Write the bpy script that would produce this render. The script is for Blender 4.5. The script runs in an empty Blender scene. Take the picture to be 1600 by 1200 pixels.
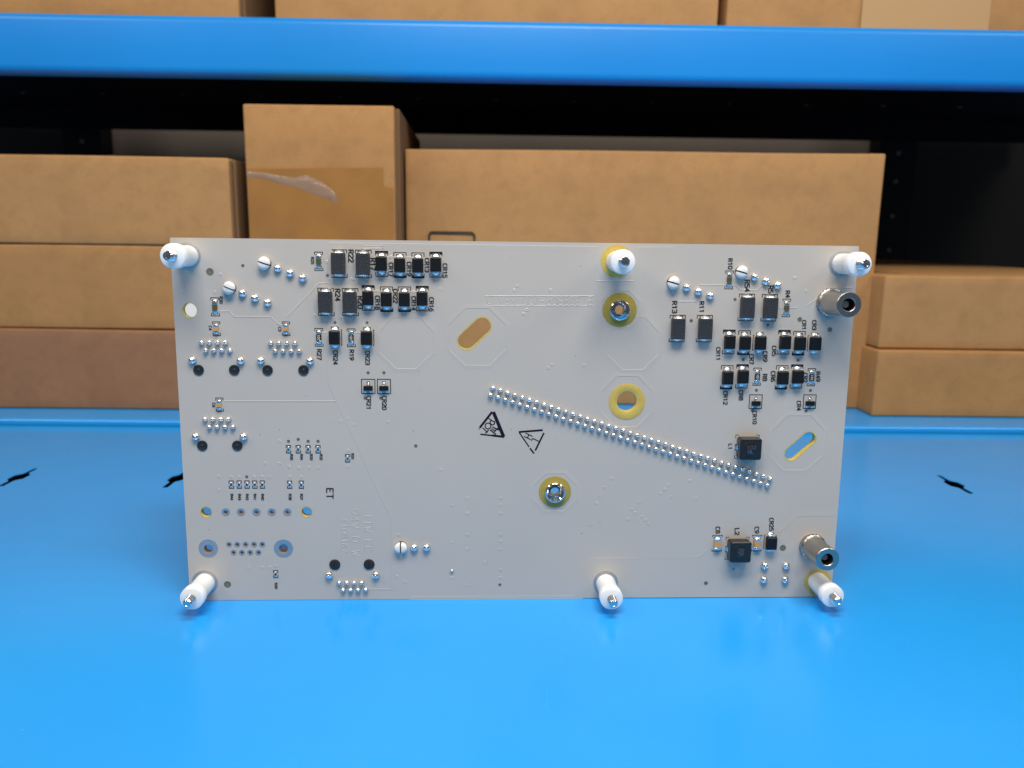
import bpy, bmesh, math, random
from mathutils import Vector, Matrix
random.seed(7)
MM = 0.001
scene = bpy.context.scene
col = scene.collection

# ------------------------------------------------------------------ camera
cd = bpy.data.cameras.new('camera')
cam = bpy.data.objects.new('camera', cd)
col.objects.link(cam)
cam.location = (0.097943, -0.255174, 0.123686)
cam.rotation_euler = (1.383854, -0.012672, -0.038099)
cd.sensor_width = 36.0
cd.lens = 27.948
cd.clip_start = 0.01
cd.clip_end = 20.0
cd.dof.use_dof = True
cd.dof.focus_distance = 0.265
cd.dof.aperture_fstop = 17.0
scene.camera = cam

# ------------------------------------------------------------------ light
world = bpy.data.worlds.new('World')
scene.world = world
world.use_nodes = True
bgn = world.node_tree.nodes['Background']
bgn.inputs[0].default_value = (1.0, 0.97, 0.93, 1)
bgn.inputs[1].default_value = 0.09

def lamp(name, loc, target, sx, sy, power, colour):
    ld = bpy.data.lights.new(name, 'AREA')
    ld.shape = 'RECTANGLE'
    ld.size, ld.size_y, ld.energy, ld.color = sx, sy, power, colour
    o = bpy.data.objects.new(name, ld)
    col.objects.link(o)
    o.location = loc
    o.rotation_euler = (Vector(target) - Vector(loc)).to_track_quat('-Z', 'Y').to_euler()
    return o
lamp('ceiling_lamp', (0.13, -0.27, 0.66), (0.11, 0.06, 0.05), 0.46, 0.16, 5.7, (1.0, 0.94, 0.86))
for sx in (-1, 1):
    lamp('ceiling_lamp_far', (0.11 + 0.72 * sx, -0.27, 0.70), (0.11, 0.06, 0.05), 0.60, 0.18, 2.3, (1.0, 0.94, 0.86))

scene.view_settings.view_transform = 'Standard'
scene.view_settings.look = 'None'
scene.view_settings.exposure = 0.0
scene.view_settings.gamma = 1.0
scene.view_settings.use_curve_mapping = False
scene.render.engine = 'CYCLES'

# board layout, millimetres: u to the right, v up from the lower left corner of the board
D = {
 'pins_small': [(8.34,88.04),(10.83,88.06),(13.42,88.08),(15.91,88.09),(9.6,85.48),(12.12,85.49),(14.65,85.51),(17.18,85.53),(30.33,88.02),(32.9,88.04),(35.44,88.06),(38.05,88.04),(31.67,85.49),(34.21,85.47),(36.79,85.45),(39.33,85.47),(8.21,62.86),(10.74,62.87),(13.3,62.88),(15.79,62.88),(9.5,60.32),(11.99,60.33),(14.55,60.34),(17.08,60.35),(50.36,6.36),(52.92,6.35),(55.45,6.34),(58.02,6.32),(51.65,3.75),(54.19,3.73),(56.73,3.72),(59.33,3.8)],
 'shield': [(5.17,82.23),(20.49,82.22),(27.0,82.26),(42.71,82.25),(4.96,56.99),(20.38,57.04),(47.01,9.03),(62.78,8.96),(196.65,11.75),(204.17,11.72),(196.64,6.67),(204.18,6.64)],
 'balls': [(33.36,111.89),(37.26,110.42),(41.2,108.91),(22.0,103.89),(25.89,102.4),(29.83,100.95),(75.83,18.73),(80.02,18.72),(164.8,107.15),(168.79,105.86),(172.7,104.57),(186.97,110.74),(190.82,109.48),(194.75,108.14)],
 'tiny_ball': [(88.57,10.3)],
 'wpegs': [(29.28,113.36,-18),(17.94,105.46,-22),(71.37,18.74,90),(160.38,108.54,-15),(182.57,112.21,-15)],
 'bpegs': [(6.88,79.02,None),(18.26,79.09,None),(28.92,79.08,None),(40.48,79.15,None),(6.8,53.92,None),(18.14,53.95,None),(48.98,12.58,90),(60.53,12.61,90)],
 'header': [((102.1,73.76),(196.46,43.05),40),((101.32,71.41),(195.62,40.62),40)],
 'vias': [(22.37,112.57,0.55),(48.98,109.75,0.55),(50.97,94.72,0.5),(61.27,94.74,0.5),(61.3,78.41,0.55),(66.45,78.44,0.55),(60.25,69.99,0.6),(65.39,70.01,0.6),(76.64,53.92,0.6),(34.83,55.43,0.55),(38.04,56.08,0.55),(41.24,55.44,0.55),(44.5,55.45,0.55),(20.73,43.29,0.55),(181.1,103.37,0.55),(166.96,96.29,0.6),(192.56,95.13,0.5),(184.95,83.52,0.55),(203.43,83.48,0.55),(190.06,73.28,0.55),(208.38,73.3,0.55),(189.09,66.43,0.6),(207.37,66.33,0.6),(176.5,5.32,0.75),(105.0,5.11,0.55),(185.93,10.43,0.35)],
 'bigvias': [(11.96,110.52,1.2),(12.75,5.69,1.2),(202.73,18.05,1.1),(203.08,97.0,0.8),(213.42,93.75,0.8)],
 'tented': [(67.71,61.95),(84.92,45.65),(93.7,35.86),(88.58,33.39),(93.71,30.64),(105.05,35.85),(105.07,33.5),(105.1,30.63),(70.48,23.02),(93.74,30.51),(93.76,23.05),(93.77,17.93),(93.81,4.95),(105.09,30.49),(105.16,23.03),(105.05,20.64),(105.21,17.9),(105.15,10.45),(105.17,7.68),(88.56,20.34),(88.55,7.62),(99.88,13.1),(142.35,42.82),(140.19,39.6),(138.48,36.86),(137.56,34.16),(161.76,40.59),(160.73,38.93),(159.35,37.53),(163.17,36.31),(152.07,34.42),(149.66,32.03),(150.84,30.76),(153.27,29.3),(154.5,28.16),(155.65,26.79),(148.38,28.49),(169.14,41.94),(171.42,35.77),(108.73,105.57),(109.72,106.98),(120.41,105.69),(112.91,99.33),(111.83,98.0),(120.36,80.33),(121.33,81.33),(132.11,81.31),(54.52,63.08),(52.02,62.19),(56.39,60.86),(54.11,52.32),(31.87,55.42),(26.77,47.81),(31.54,47.81),(34.8,46.67),(37.99,46.37),(41.16,46.37),(44.36,46.38),(11.57,43.28),(15.67,43.28),(18.23,43.28),(23.22,43.29),(25.79,43.29),(28.33,43.29),(34.77,43.3),(38.63,43.3),(11.36,38.75),(54.16,52.32),(54.05,46.85),(20.12,11.44),(24.63,11.55),(27.18,11.63),(29.08,12.1),(70.56,22.93),(69.94,8.2),(72.59,6.25),(56.63,108.58),(48.84,114.06),(84.87,105.7),(69.21,115.81),(64.77,104.85),(76.24,104.78),(44.47,96.94),(45.79,101.87),(15.15,109.67),(13.13,104.06),(200.51,110.53),(204.5,106.32)],
 'plated': [(13.33,31.14,1.35,0.6),(18.34,31.14,1.35,0.6),(23.44,31.13,1.35,0.6),(28.5,31.13,1.35,0.6),(33.65,31.12,1.35,0.6),(13.91,19.83,1.02,0.5),(16.64,19.82,1.02,0.5),(19.41,19.81,1.02,0.5),(22.18,19.81,1.02,0.5),(24.95,19.8,1.02,0.5),(15.29,16.97,1.02,0.5),(18.06,16.96,1.02,0.5),(20.8,16.96,1.02,0.5),(23.57,16.95,1.02,0.5),(6.98,18.47,3.2,1.45),(31.96,18.39,3.2,1.5)],
 'holes': [(4.98,98.21,2.3),(6.92,31.19,1.75),(40.12,31.16,1.75)],
 'slots': [((93.32,89.07),(98.46,93.94),2.75),((203.38,51.53),(209.01,56.71),2.3)],
 'octs': [[(93.07,99.68),(100.55,99.75),(106.34,94.19),(106.2,86.4),(100.9,81.07),(93.11,81.02),(87.56,86.27),(87.57,94.26)],[(201.37,64.66),(209.18,64.69),(214.25,59.47),(214.26,51.21),(208.89,45.82),(201.14,45.81),(195.94,51.18),(196.16,59.41)],[(69.6,96.47),(78.26,96.54),(82.58,91.9),(82.49,85.31),(76.89,79.84),(70.49,79.8),(64.96,85.19),(65.22,91.92)],[(144.56,97.09),(151.72,97.15),(156.87,91.93),(156.7,85.18),(151.48,79.94),(144.92,79.89),(139.57,85.06),(139.58,91.79)],[(143.18,77.71),(150.08,77.75),(154.87,72.81),(154.86,65.53),(150.15,60.62),(143.18,60.6),(138.13,65.73),(138.12,72.54)],[(140.26,105.69),(146.03,105.75),(149.55,102.25),(149.54,97.68),(146.89,94.36),(140.99,94.31),(137.4,97.4),(137.07,102.13)],[(120.22,44.44),(126.45,44.44),(130.72,40.07),(130.64,35.76),(126.36,31.43),(120.27,31.43),(116.01,35.77),(115.95,40.07)]],
 'traces': [[(14.43,98.01),(17.44,98.04),(18.96,96.26),(30.51,96.36),(32.74,94.03),(34.15,93.68)],[(35.67,96.4),(46.31,107.24),(48.45,107.26),(49.59,107.37)],[(14.38,68.74),(50.61,68.9)],[(60.07,3.68),(67.87,3.64)],[(162.44,102.5),(168.07,102.55),(170.06,105.01)],[(168.29,106.66),(169.21,107.91),(177.5,108.05)],[(180.04,108.02),(181.18,107.89),(182.96,106.39),(188.32,106.44),(190.05,108.26)],[(60.14,119.16),(66.66,119.24),(66.65,118.43),(60.12,118.35),(60.14,119.16)],[(49.34,108.61),(52.18,108.29)],[(56.45,108.69),(59.65,108.37)],[(205.41,101.59),(208.64,104.14)],[(195.22,100.66),(197.49,100.68)],[(199.48,100.83),(201.75,100.85)],[(135.19,108.9),(147.48,109.03)],[(68.32,115.73),(70.81,115.76)],[(74.01,115.8),(76.15,115.65)],[(63.88,104.84),(66.02,104.86)],[(75.34,104.78),(77.5,104.8)],[(46.76,91.36),(48.92,91.55)],[(57.54,91.44),(59.34,91.53)],[(52.62,96.47),(57.27,95.97)],[(210.1,107.49),(220.07,107.59)]],
 'planes': [[(49.45,120.08),(97.6,119.96),(135.19,119.85),(135.5,108.99)],[(148.14,109.13),(147.75,119.87),(160.81,120.01),(161.15,112.37)],[(49.45,120.08),(48.33,79.46),(48.38,74.29),(63.91,37.9),(68.34,28.07),(68.03,3.13)],[(74.11,0.88),(131.25,0.91),(131.39,8.81),(136.53,14.69),(173.47,14.56),(173.13,14.56),(176.62,18.2)],[(201.1,23.32),(207.22,29.41),(219.96,29.5)]],
 'emb': {'rev': ([(134.62, 104.07), (99.42, 103.73)], [(134.4, 100.94), (99.44, 100.62)], (134.1, 103.72), (100.1, 100.98)), 'cols': [('ITW EC', (60.52, 30.47), (60.3, 17.24)), ('94V-0 W', (56.0, 31.97), (56.11, 15.73)), ('E108167', (52.65, 28.54), (52.4, 16.96))]},
 'texts': [('R22', (56.57, 117.88), (56.5, 114.18)), ('R17', (63.51, 115.32), (63.45, 111.71)), ('R24', (52.11, 105.44), (52.03, 101.79)), ('R20', (59.27, 103.18), (59.2, 99.41)), ('CR17', (69.18, 113.97), (69.13, 109.71)), ('CR19', (74.96, 114.29), (74.92, 109.95)), ('CR13', (80.68, 115.52), (80.66, 111.26)), ('CR15', (86.43, 113.88), (86.43, 109.54)), ('CR18', (64.75, 103.42), (64.68, 99.1)), ('CR22', (70.51, 105.62), (70.46, 101.32)), ('CR14', (76.34, 103.35), (76.3, 99.03)), ('CR16', (82.05, 103.05), (82.03, 98.72)), ('R27', (45.71, 85.96), (45.63, 82.67)), ('R19', (56.17, 85.89), (56.1, 82.66)), ('CR24', (50.93, 85.56), (50.82, 81.16)), ('CR23', (61.29, 85.56), (61.22, 81.15)), ('R25', (44.39, 115.46), (44.33, 113.34)), ('R30', (15.11, 102.66), (15.01, 100.52)), ('C4', (11.27, 93.31), (11.21, 92.05)), ('C3', (33.31, 93.14), (33.27, 91.87)), ('C6', (11.19, 68.17), (11.12, 66.87)), ('R10', (178.77, 116.54), (178.95, 113.3)), ('R4', (198.39, 106.35), (198.53, 104.26)), ('R13', (161.17, 102.57), (161.34, 98.87)), ('R11', (170.13, 102.57), (170.3, 99.12)), ('R54', (184.74, 109.7), (184.95, 106.05)), ('R5', (192.62, 107.93), (192.76, 105.65)), ('CR11', (176.35, 87.54), (176.58, 83.37)), ('CR7', (187.62, 85.35), (187.82, 82.13)), ('CR9', (192.15, 86.32), (192.36, 83.01)), ('CR5', (195.04, 88.16), (195.25, 84.98)), ('CR1', (204.53, 96.72), (204.74, 93.79)), ('CR3', (207.9, 96.75), (208.13, 93.68)), ('CR12', (179.59, 72.89), (179.83, 68.49)), ('CR8', (184.81, 73.2), (185.0, 69.96)), ('CR6', (195.25, 79.68), (195.46, 76.37)), ('CR2', (206.22, 79.17), (206.43, 76.15)), ('R8', (192.54, 78.72), (192.68, 76.56)), ('R49', (210.46, 79.63), (210.71, 76.4)), ('CR4', (204.66, 69.67), (204.88, 66.56)), ('CR10', (189.86, 66.18), (190.12, 61.91)), ('CR21', (61.4, 70.66), (61.33, 66.33)), ('CR20', (66.49, 70.69), (66.43, 66.27)), ('R35', (35.72, 51.01), (35.66, 49.14)), ('R34', (38.99, 51.02), (38.93, 49.21)), ('R33', (42.18, 51.07), (42.12, 49.15)), ('R32', (45.39, 51.08), (45.34, 49.16)), ('R31', (55.75, 51.31), (55.71, 49.35)), ('R44', (15.63, 37.42), (15.54, 35.43)), ('R43', (18.16, 37.42), (18.08, 35.43)), ('R42', (20.66, 37.42), (20.58, 35.43)), ('R41', (23.2, 37.42), (23.12, 35.43)), ('R40', (25.74, 37.42), (25.66, 35.43)), ('R38', (34.79, 37.42), (34.73, 35.42)), ('R37', (38.56, 37.42), (38.5, 35.51)), ('R39', (29.04, 6.14), (28.97, 4.16)), ('ET', (47.99, 39.31), (47.9, 35.94)), ('L1', (182.22, 54.88), (182.32, 53.14)), ('L2', (186.26, 25.18), (186.39, 22.98)), ('C8', (179.56, 25.68), (179.68, 23.54)), ('C9', (193.08, 25.65), (193.21, 23.51)), ('CR25', (197.99, 28.81), (198.28, 24.37))],
 'bigres': [(52.69,113.53,5.03,8.84),(60.46,113.51,5.12,8.7),(48.27,101.34,5.21,8.82),(56.04,101.31,5.18,8.69),(162.43,93.69,4.92,8.7),(171.41,93.76,4.98,8.71),(184.95,100.83,4.97,8.77),(192.58,100.77,4.97,8.81)],
 'dio': [(66.24,113.63,3.95,8.04,1),(72.06,113.27,3.99,7.98,-1),(77.79,113.25,3.96,7.95,-1),(83.52,113.56,3.97,7.88,1),(61.8,102.72,4.08,8.0,1),(67.66,102.36,4.05,7.98,-1),(73.4,102.41,3.99,7.98,-1),(79.1,102.69,3.96,7.99,1),(179.79,89.41,3.96,8.06,1),(184.91,89.16,4.0,7.93,-1),(198.25,89.44,3.95,8.03,1),(203.28,89.13,3.86,8.04,-1),(179.76,77.57,4.03,8.04,-1),(184.9,77.94,4.0,8.05,1),(198.28,77.65,3.95,8.0,-1),(203.31,78.02,3.9,8.01,1)],
 'dioside': [(50.87,89.89,4.35,6.48,1),(61.21,89.86,4.43,6.49,1),(190.05,89.23,4.39,6.74,-1),(208.4,89.16,4.54,6.72,-1),(198.12,20.27,4.54,6.14,-1)],
 'chipres': [(45.73,89.87,2.69,5.86),(56.1,89.81,2.6,5.87),(190.0,77.85,2.55,5.87),(208.38,77.76,2.55,5.84)],
 'oliveres': [(46.3,114.17,2.69,5.79),(13.05,99.41,2.75,5.9),(178.78,109.7,2.55,5.94),(198.34,100.76,2.62,5.88)],
 'chipcap': [(13.18,92.41,2.49,4.44),(35.31,92.59,2.39,4.45),(13.0,67.61,2.45,4.54)],
 'bigcap': [(179.63,19.83,3.7,6.2),(193.44,19.83,3.56,6.28)],
 'tiny': [(34.76,52.69,1.57,2.74),(37.95,52.7,1.58,2.74),(41.18,52.71,1.57,2.73),(44.42,52.71,1.62,2.74),(54.06,49.65,1.62,2.8)],
 'tiny2': [(15.61,40.62,1.69,2.86),(18.16,40.62,1.65,2.87),(20.73,40.62,1.64,2.87),(23.27,40.62,1.65,2.87),(25.76,40.62,1.65,2.87),(34.72,40.58,1.66,2.79),(38.58,40.58,1.7,2.79),(29.04,9.26,1.69,2.98)],
 'sot': [(61.29,73.88,4.35,4.73),(66.41,73.88,4.27,4.79),(190.02,69.4,4.26,4.64),(208.37,69.48,4.2,4.65)],
 'ind': [(188.0,53.94,8.19,7.99),(186.69,17.98,8.11,8.12)],
 'yellow': [(141.77,115.33,5.25,0),(215.79,5.62,4.75,0)],
 'ferr': [(143.22,99.61,5.65,3.3,0.9),(123.29,38.12,5.45,3.4,1.35)],
 'bighole': (146.64,69.18,6.1,3.3),
 'washer': [(5.11,115.43),(215.74,115.36),(5.25,6.39),(141.53,5.63)],
 'stand': [(5.34,115.4),(141.58,115.21),(215.69,115.32),(5.31,6.33),(141.51,5.49),(215.62,5.85)],
 'barrel': [(212.6,102.78,14.1),(212.85,18.79,12.7)],
 'stamp1': [([(97.8,60.13),(101.9,65.56)],0.62),([(102.28,65.56),(105.8,57.1)],0.95),([(98.02,57.95),(102.17,57.53)],0.42),([(101.96,57.57),(106.01,57.1)],0.62),([(97.57,59.8),(97.74,59.63)],0.25),([(100.86,63.26),(102.52,62.21)],0.3),([(102.77,62.31),(102.67,61.45),(102.04,61.12),(101.34,61.55),(101.24,62.31),(101.81,62.7)],0.3),([(101.53,60.79),(101.44,60.36),(101.17,60.01),(100.78,59.82),(100.34,59.81),(99.95,60.01),(99.68,60.35),(99.58,60.79),(99.67,61.22),(99.94,61.57),(100.33,61.76),(100.77,61.76),(101.16,61.57),(101.43,61.22),(101.53,60.79)],0.3),([(98.86,60.07),(100.36,58.68)],0.3),([(99.78,58.35),(100.71,59.38)],0.3),([(102.15,60.36),(104.29,59.39)],0.36),([(102.69,58.95),(104.17,60.37)],0.34),([(101.73,59.81),(103.01,59.06)],0.3),([(101.35,59.38),(103.06,58.08)],0.36)],
 'stamp2': [([(110.79,58.75),(118.79,59.43)],0.55),([(110.98,58.59),(114.23,53.81)],0.36),([(114.61,53.24),(116.03,51.4)],0.46),([(119.21,58.5),(116.39,52.4)],0.48),([(113.21,58.33),(115.29,57.35)],0.3),([(112.73,57.23),(114.67,56.25)],0.3),([(114.22,57.78),(113.7,56.78)],0.3),([(115.06,55.93),(115.52,56.58),(117.53,55.6)],0.3)],
 'specks': [(107.29,116.07),(129.94,113.51),(129.25,84.31),(123.64,95.36),(94.67,80.26),(142.5,91.68),(108.35,59.8),(123.36,56.71),(135.33,26.15),(139.03,27.14),(132.56,23.42),(25.67,57.37),(40.66,70.53),(77.62,79.24),(78.49,72.48),(76.0,58.76),(7.42,25.01),(25.57,57.53),(32.29,59.1),(197.05,94.55),(3.25,103.43)],
 'W': 221.0,
 'H': 121.07,
 'LEAN': 0.02632,
}
# ------------------------------------------------------------------ materials
def mat(name, base, rough=0.5, metal=0.0, spec=0.5, bump=None, noise=None, coat=0.0, sss=0.0, alpha=1.0):
    """bump = (scale, strength, distance); noise = (scale, colour, factor) mottles the base colour"""
    m = bpy.data.materials.new(name)
    m.use_nodes = True
    nt = m.node_tree
    b = nt.nodes['Principled BSDF']
    b.inputs['Base Color'].default_value = (*base, 1)
    b.inputs['Roughness'].default_value = rough
    b.inputs['Metallic'].default_value = metal
    b.inputs['Specular IOR Level'].default_value = spec
    b.inputs['Coat Weight'].default_value = coat
    b.inputs['Alpha'].default_value = alpha
    if sss:
        b.inputs['Subsurface Weight'].default_value = sss
        b.inputs['Subsurface Radius'].default_value = (0.003, 0.0028, 0.0025)
        b.inputs['Subsurface Scale'].default_value = 1.0
    tc = nt.nodes.new('ShaderNodeTexCoord')
    if noise:
        prev = None
        for (sc, c2, fac, lo, hi) in noise:
            n = nt.nodes.new('ShaderNodeTexNoise')
            n.inputs['Scale'].default_value = sc
            n.inputs['Detail'].default_value = 5
            nt.links.new(tc.outputs['Object'], n.inputs['Vector'])
            r = nt.nodes.new('ShaderNodeMapRange')
            r.inputs['From Min'].default_value, r.inputs['From Max'].default_value = lo, hi
            r.inputs['To Max'].default_value = fac
            nt.links.new(n.outputs['Fac'], r.inputs['Value'])
            x = nt.nodes.new('ShaderNodeMix')
            x.data_type = 'RGBA'
            nt.links.new(r.outputs['Result'], x.inputs['Factor'])
            if prev is None:
                x.inputs['A'].default_value = (*base, 1)
            else:
                nt.links.new(prev, x.inputs['A'])
            x.inputs['B'].default_value = (*c2, 1)
            prev = x.outputs['Result']
        nt.links.new(prev, b.inputs['Base Color'])
    if bump:
        n = nt.nodes.new('ShaderNodeTexNoise')
        n.inputs['Scale'].default_value = bump[0]
        n.inputs['Detail'].default_value = 3
        nt.links.new(tc.outputs['Object'], n.inputs['Vector'])
        bp = nt.nodes.new('ShaderNodeBump')
        bp.inputs['Strength'].default_value = bump[1]
        bp.inputs['Distance'].default_value = bump[2]
        nt.links.new(n.outputs['Fac'], bp.inputs['Height'])
        nt.links.new(bp.outputs['Normal'], b.inputs['Normal'])
    return m

M = {}
M['blue'] = mat('blue_paint', (0.016, 0.325, 0.84), 0.22, spec=0.6, bump=(140, 0.10, 0.0006), noise=[(9, (0.019, 0.34, 0.86), 1, .4, .6)])
M['blue_dimmed'] = mat('blue_paint_dimmed', (0.010, 0.265, 0.74), 0.33, spec=0.4, bump=(140, 0.10, 0.0006), noise=[(6, (0.008, 0.245, 0.70), 1, .4, .6)])  # same blue paint as the decks, with the beam's dimmer light in its colour
M['blue_light'] = mat('blue_scratch', (0.05, 0.34, 0.78), 0.4)
M['navy'] = mat('near_black_navy', (0.003, 0.004, 0.012), 0.6, spec=0.2)  # near-black colour of the upper panel and rear beam
M['black_steel'] = mat('black_steel', (0.006, 0.007, 0.014), 0.55, spec=0.25)
M['steel_and_slot_light'] = mat('steel_and_slot_light', (0.20, 0.20, 0.21), 0.5, spec=0.3)  # also colours the light leaks of the upper deck slots
M['wall'] = mat('painted_wall', (0.20, 0.165, 0.135), 0.8, noise=[(5, (0.17, 0.14, 0.115), 1, .35, .65)])
M['shaded_wall'] = mat('wall_shade', (0.02, 0.02, 0.02), 0.8)
def cardboard(name, base):
    d = tuple(c * 0.74 for c in base)
    l = tuple(min(1, c * 1.12) for c in base)
    return mat(name, base, 0.72, spec=0.25, bump=(260, 0.25, 0.0004),
               noise=[(55, d, 0.38, .45, .68), (17, l, 0.5, .45, .66), (130, d, 0.3, .5, .68), (900, d, 0.4, .5, .72)])
M['card'] = cardboard('cardboard', (0.45, 0.232, 0.086))
M['card_tan'] = cardboard('cardboard_tan', (0.465, 0.248, 0.097))
M['card_red'] = cardboard('cardboard_red', (0.33, 0.165, 0.085))
M['card_edge'] = mat('cardboard_edge', (0.20, 0.105, 0.045), 0.85, bump=(700, 0.6, 0.0006))
M['tape'] = mat('brown_tape', (0.385, 0.178, 0.047), 0.30, noise=[(40, (0.33, 0.155, 0.045), 1, .4, .65)])
M['clear_tape'] = mat('clear_tape', (0.50, 0.42, 0.36), 0.16, alpha=0.32, coat=0.6, bump=(160, 0.8, 0.002))
M['paper_tape'] = mat('paper_tape', (0.51, 0.305, 0.135), 0.6)
M['print'] = mat('printed_ink', (0.03, 0.022, 0.016), 0.7)
M['mask'] = mat('white_soldermask', (0.545, 0.495, 0.438), 0.32, spec=0.5, bump=(1500, 0.02, 0.00005), noise=[(30, (0.530, 0.482, 0.428), 1, .35, .65)])
M['laminate'] = mat('glass_laminate', (0.62, 0.50, 0.16), 0.55, noise=[(900, (0.45, 0.35, 0.10), .7, .4, .7)])
M['laminate_bare'] = mat('bare_laminate', (0.62, 0.46, 0.11), 0.34, bump=(1800, 0.12, 0.00006), noise=[(700, (0.54, 0.38, 0.065), .6, .4, .7)])
M['olive_laminate'] = mat('flange_laminate', (0.42, 0.32, 0.06), 0.32, bump=(1800, 0.12, 0.00006), noise=[(700, (0.36, 0.27, 0.055), .6, .4, .7)])
M['silk'] = mat('black_legend_ink', (0.012, 0.011, 0.012), 0.6, spec=0.3)
M['stamp'] = mat('rubber_stamp_ink', (0.010, 0.005, 0.018), 0.7, spec=0.2)
M['speck'] = mat('dust_speck', (0.16, 0.15, 0.14), 0.8)
M['solder'] = mat('solder', (0.80, 0.81, 0.82), 0.21, metal=1.0, bump=(1100, 0.35, 0.0002))
M['lead'] = mat('tinned_lead', (0.82, 0.82, 0.83), 0.28, metal=1.0, bump=(900, 0.3, 0.0002))
M['tin'] = mat('tinned_pad', (0.50, 0.50, 0.50), 0.52, metal=0.85, bump=(900, 0.4, 0.0002))
M['dull_tin'] = mat('tarnished_pad', (0.20, 0.195, 0.19), 0.5, metal=0.3)
M['olive_tin'] = mat('olive_pad', (0.16, 0.14, 0.08), 0.5)
M['bronze'] = mat('bronze_bore', (0.085, 0.06, 0.035), 0.4)
M['hole'] = mat('dark_bore', (0.02, 0.018, 0.016), 0.6)
M['copper'] = mat('plated_bore', (0.36, 0.24, 0.16), 0.35, metal=0.8)
M['stud'] = mat('zinc_stud', (0.72, 0.73, 0.75), 0.14, metal=1.0)
M['nickel'] = mat('satin_nickel', (0.44, 0.415, 0.38), 0.33, metal=1.0, bump=(1500, 0.12, 0.0001))
M['nylon'] = mat('white_nylon', (0.90, 0.90, 0.885), 0.36, sss=0.6)
M['peg_white'] = mat('white_peg', (0.84, 0.83, 0.80), 0.30)
M['peg_black'] = mat('black_peg', (0.018, 0.017, 0.02), 0.5, bump=(1800, 0.5, 0.0002))
M['epoxy'] = mat('black_epoxy', (0.008, 0.008, 0.009), 0.45, spec=0.3)
M['resin'] = mat('grey_resin', (0.050, 0.050, 0.053), 0.45, bump=(2600, 0.5, 0.0002), noise=[(2600, (0.016, 0.016, 0.018), 1, .42, .62)])
M['ferrite'] = mat('black_ferrite', (0.013, 0.0135, 0.015), 0.30, spec=0.5)
M['ferrite_ink'] = mat('ferrite_ink', (0.10, 0.10, 0.10), 0.6)
M['olive'] = mat('olive_ceramic', (0.10, 0.085, 0.025), 0.4)
M['green'] = mat('dark_green_ceramic', (0.03, 0.06, 0.035), 0.4)
M['orange'] = mat('orange_ceramic', (0.60, 0.33, 0.12), 0.4)
M['glassblack'] = mat('black_glaze', (0.012, 0.012, 0.013), 0.3)
M['white_ink'] = mat('white_ink', (0.75, 0.75, 0.75), 0.6)

# ------------------------------------------------------------------ helpers
def obj(name, bm, mats, parent=None, loc=(0, 0, 0), smooth=None):
    me = bpy.data.meshes.new(name)
    bmesh.ops.recalc_face_normals(bm, faces=bm.faces[:]) if False else None
    bm.to_mesh(me)
    bm.free()
    for m in (mats if isinstance(mats, (list, tuple)) else [mats]):
        me.materials.append(m)
    o = bpy.data.objects.new(name, me)
    col.objects.link(o)
    if parent is not None:
        o.parent = parent
    o.location = loc
    if smooth is not None:
        for p in me.polygons:
            p.use_smooth = True
        if smooth < 179:
            me.set_sharp_from_angle(angle=math.radians(smooth))
    return o

def empty(name, loc=(0, 0, 0), rot=(0, 0, 0)):
    o = bpy.data.objects.new(name, None)
    o.empty_display_size = 0.02
    col.objects.link(o)
    o.location, o.rotation_euler = loc, rot
    return o

def tag(o, label=None, cat=None, group=None, kind=None):
    for k, v in (('label', label), ('category', cat), ('group', group), ('kind', kind)):
        if v:
            o[k] = v
    return o

def copy_tree(o, parent, loc=None):
    c = o.copy()
    col.objects.link(c)
    c.parent = parent
    if loc is not None:
        c.location = loc
    for ch in list(o.children):
        copy_tree(ch, c)
    return c

def box(bm, x0, x1, y0, y1, z0, z1, bev=0.0, mi=0, seg=2):
    vs = [bm.verts.new((x * MM, y * MM, z * MM)) for z in (z0, z1) for y in (y0, y1) for x in (x0, x1)]
    fs = [bm.faces.new([vs[i] for i in q]) for q in ((0, 2, 3, 1), (4, 5, 7, 6), (0, 1, 5, 4), (2, 6, 7, 3), (0, 4, 6, 2), (1, 3, 7, 5))]
    for f in fs:
        f.material_index = mi
    if bev:
        es = set(e for f in fs for e in f.edges)
        r = bmesh.ops.bevel(bm, geom=list(es), offset=bev * MM, segments=seg, affect='EDGES', profile=0.5)
        for f in r['faces']:
            f.material_index = mi

# board space: u right, v up, n out of the board (towards the viewer) -> local (u, -n, v), millimetres
def B(u, v, n):
    return (u * MM, -n * MM, v * MM)

def bbox_n(bm, u0, u1, v0, v1, n0, n1, bev=0.0, mi=0):
    box(bm, u0, u1, -n1, -n0, v0, v1, bev, mi)

def loft(bm, layers, mi=0, cap=True):
    """layers: (n, half width u, half height v, chamfer) stacked away from the board"""
    rings = []
    for (n, a, b, c) in layers:
        pts = [(a - c, -b), (a, -b + c), (a, b - c), (a - c, b), (-a + c, b), (-a, b - c), (-a, -b + c), (-a + c, -b)]
        rings.append([bm.verts.new(B(x, y, n)) for x, y in pts])
    for r0, r1 in zip(rings, rings[1:]):
        for i in range(8):
            f = bm.faces.new((r0[i], r0[(i + 1) % 8], r1[(i + 1) % 8], r1[i]))
            f.material_index = mi
    if cap:
        f = bm.faces.new(rings[-1])
        f.material_index = mi

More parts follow.
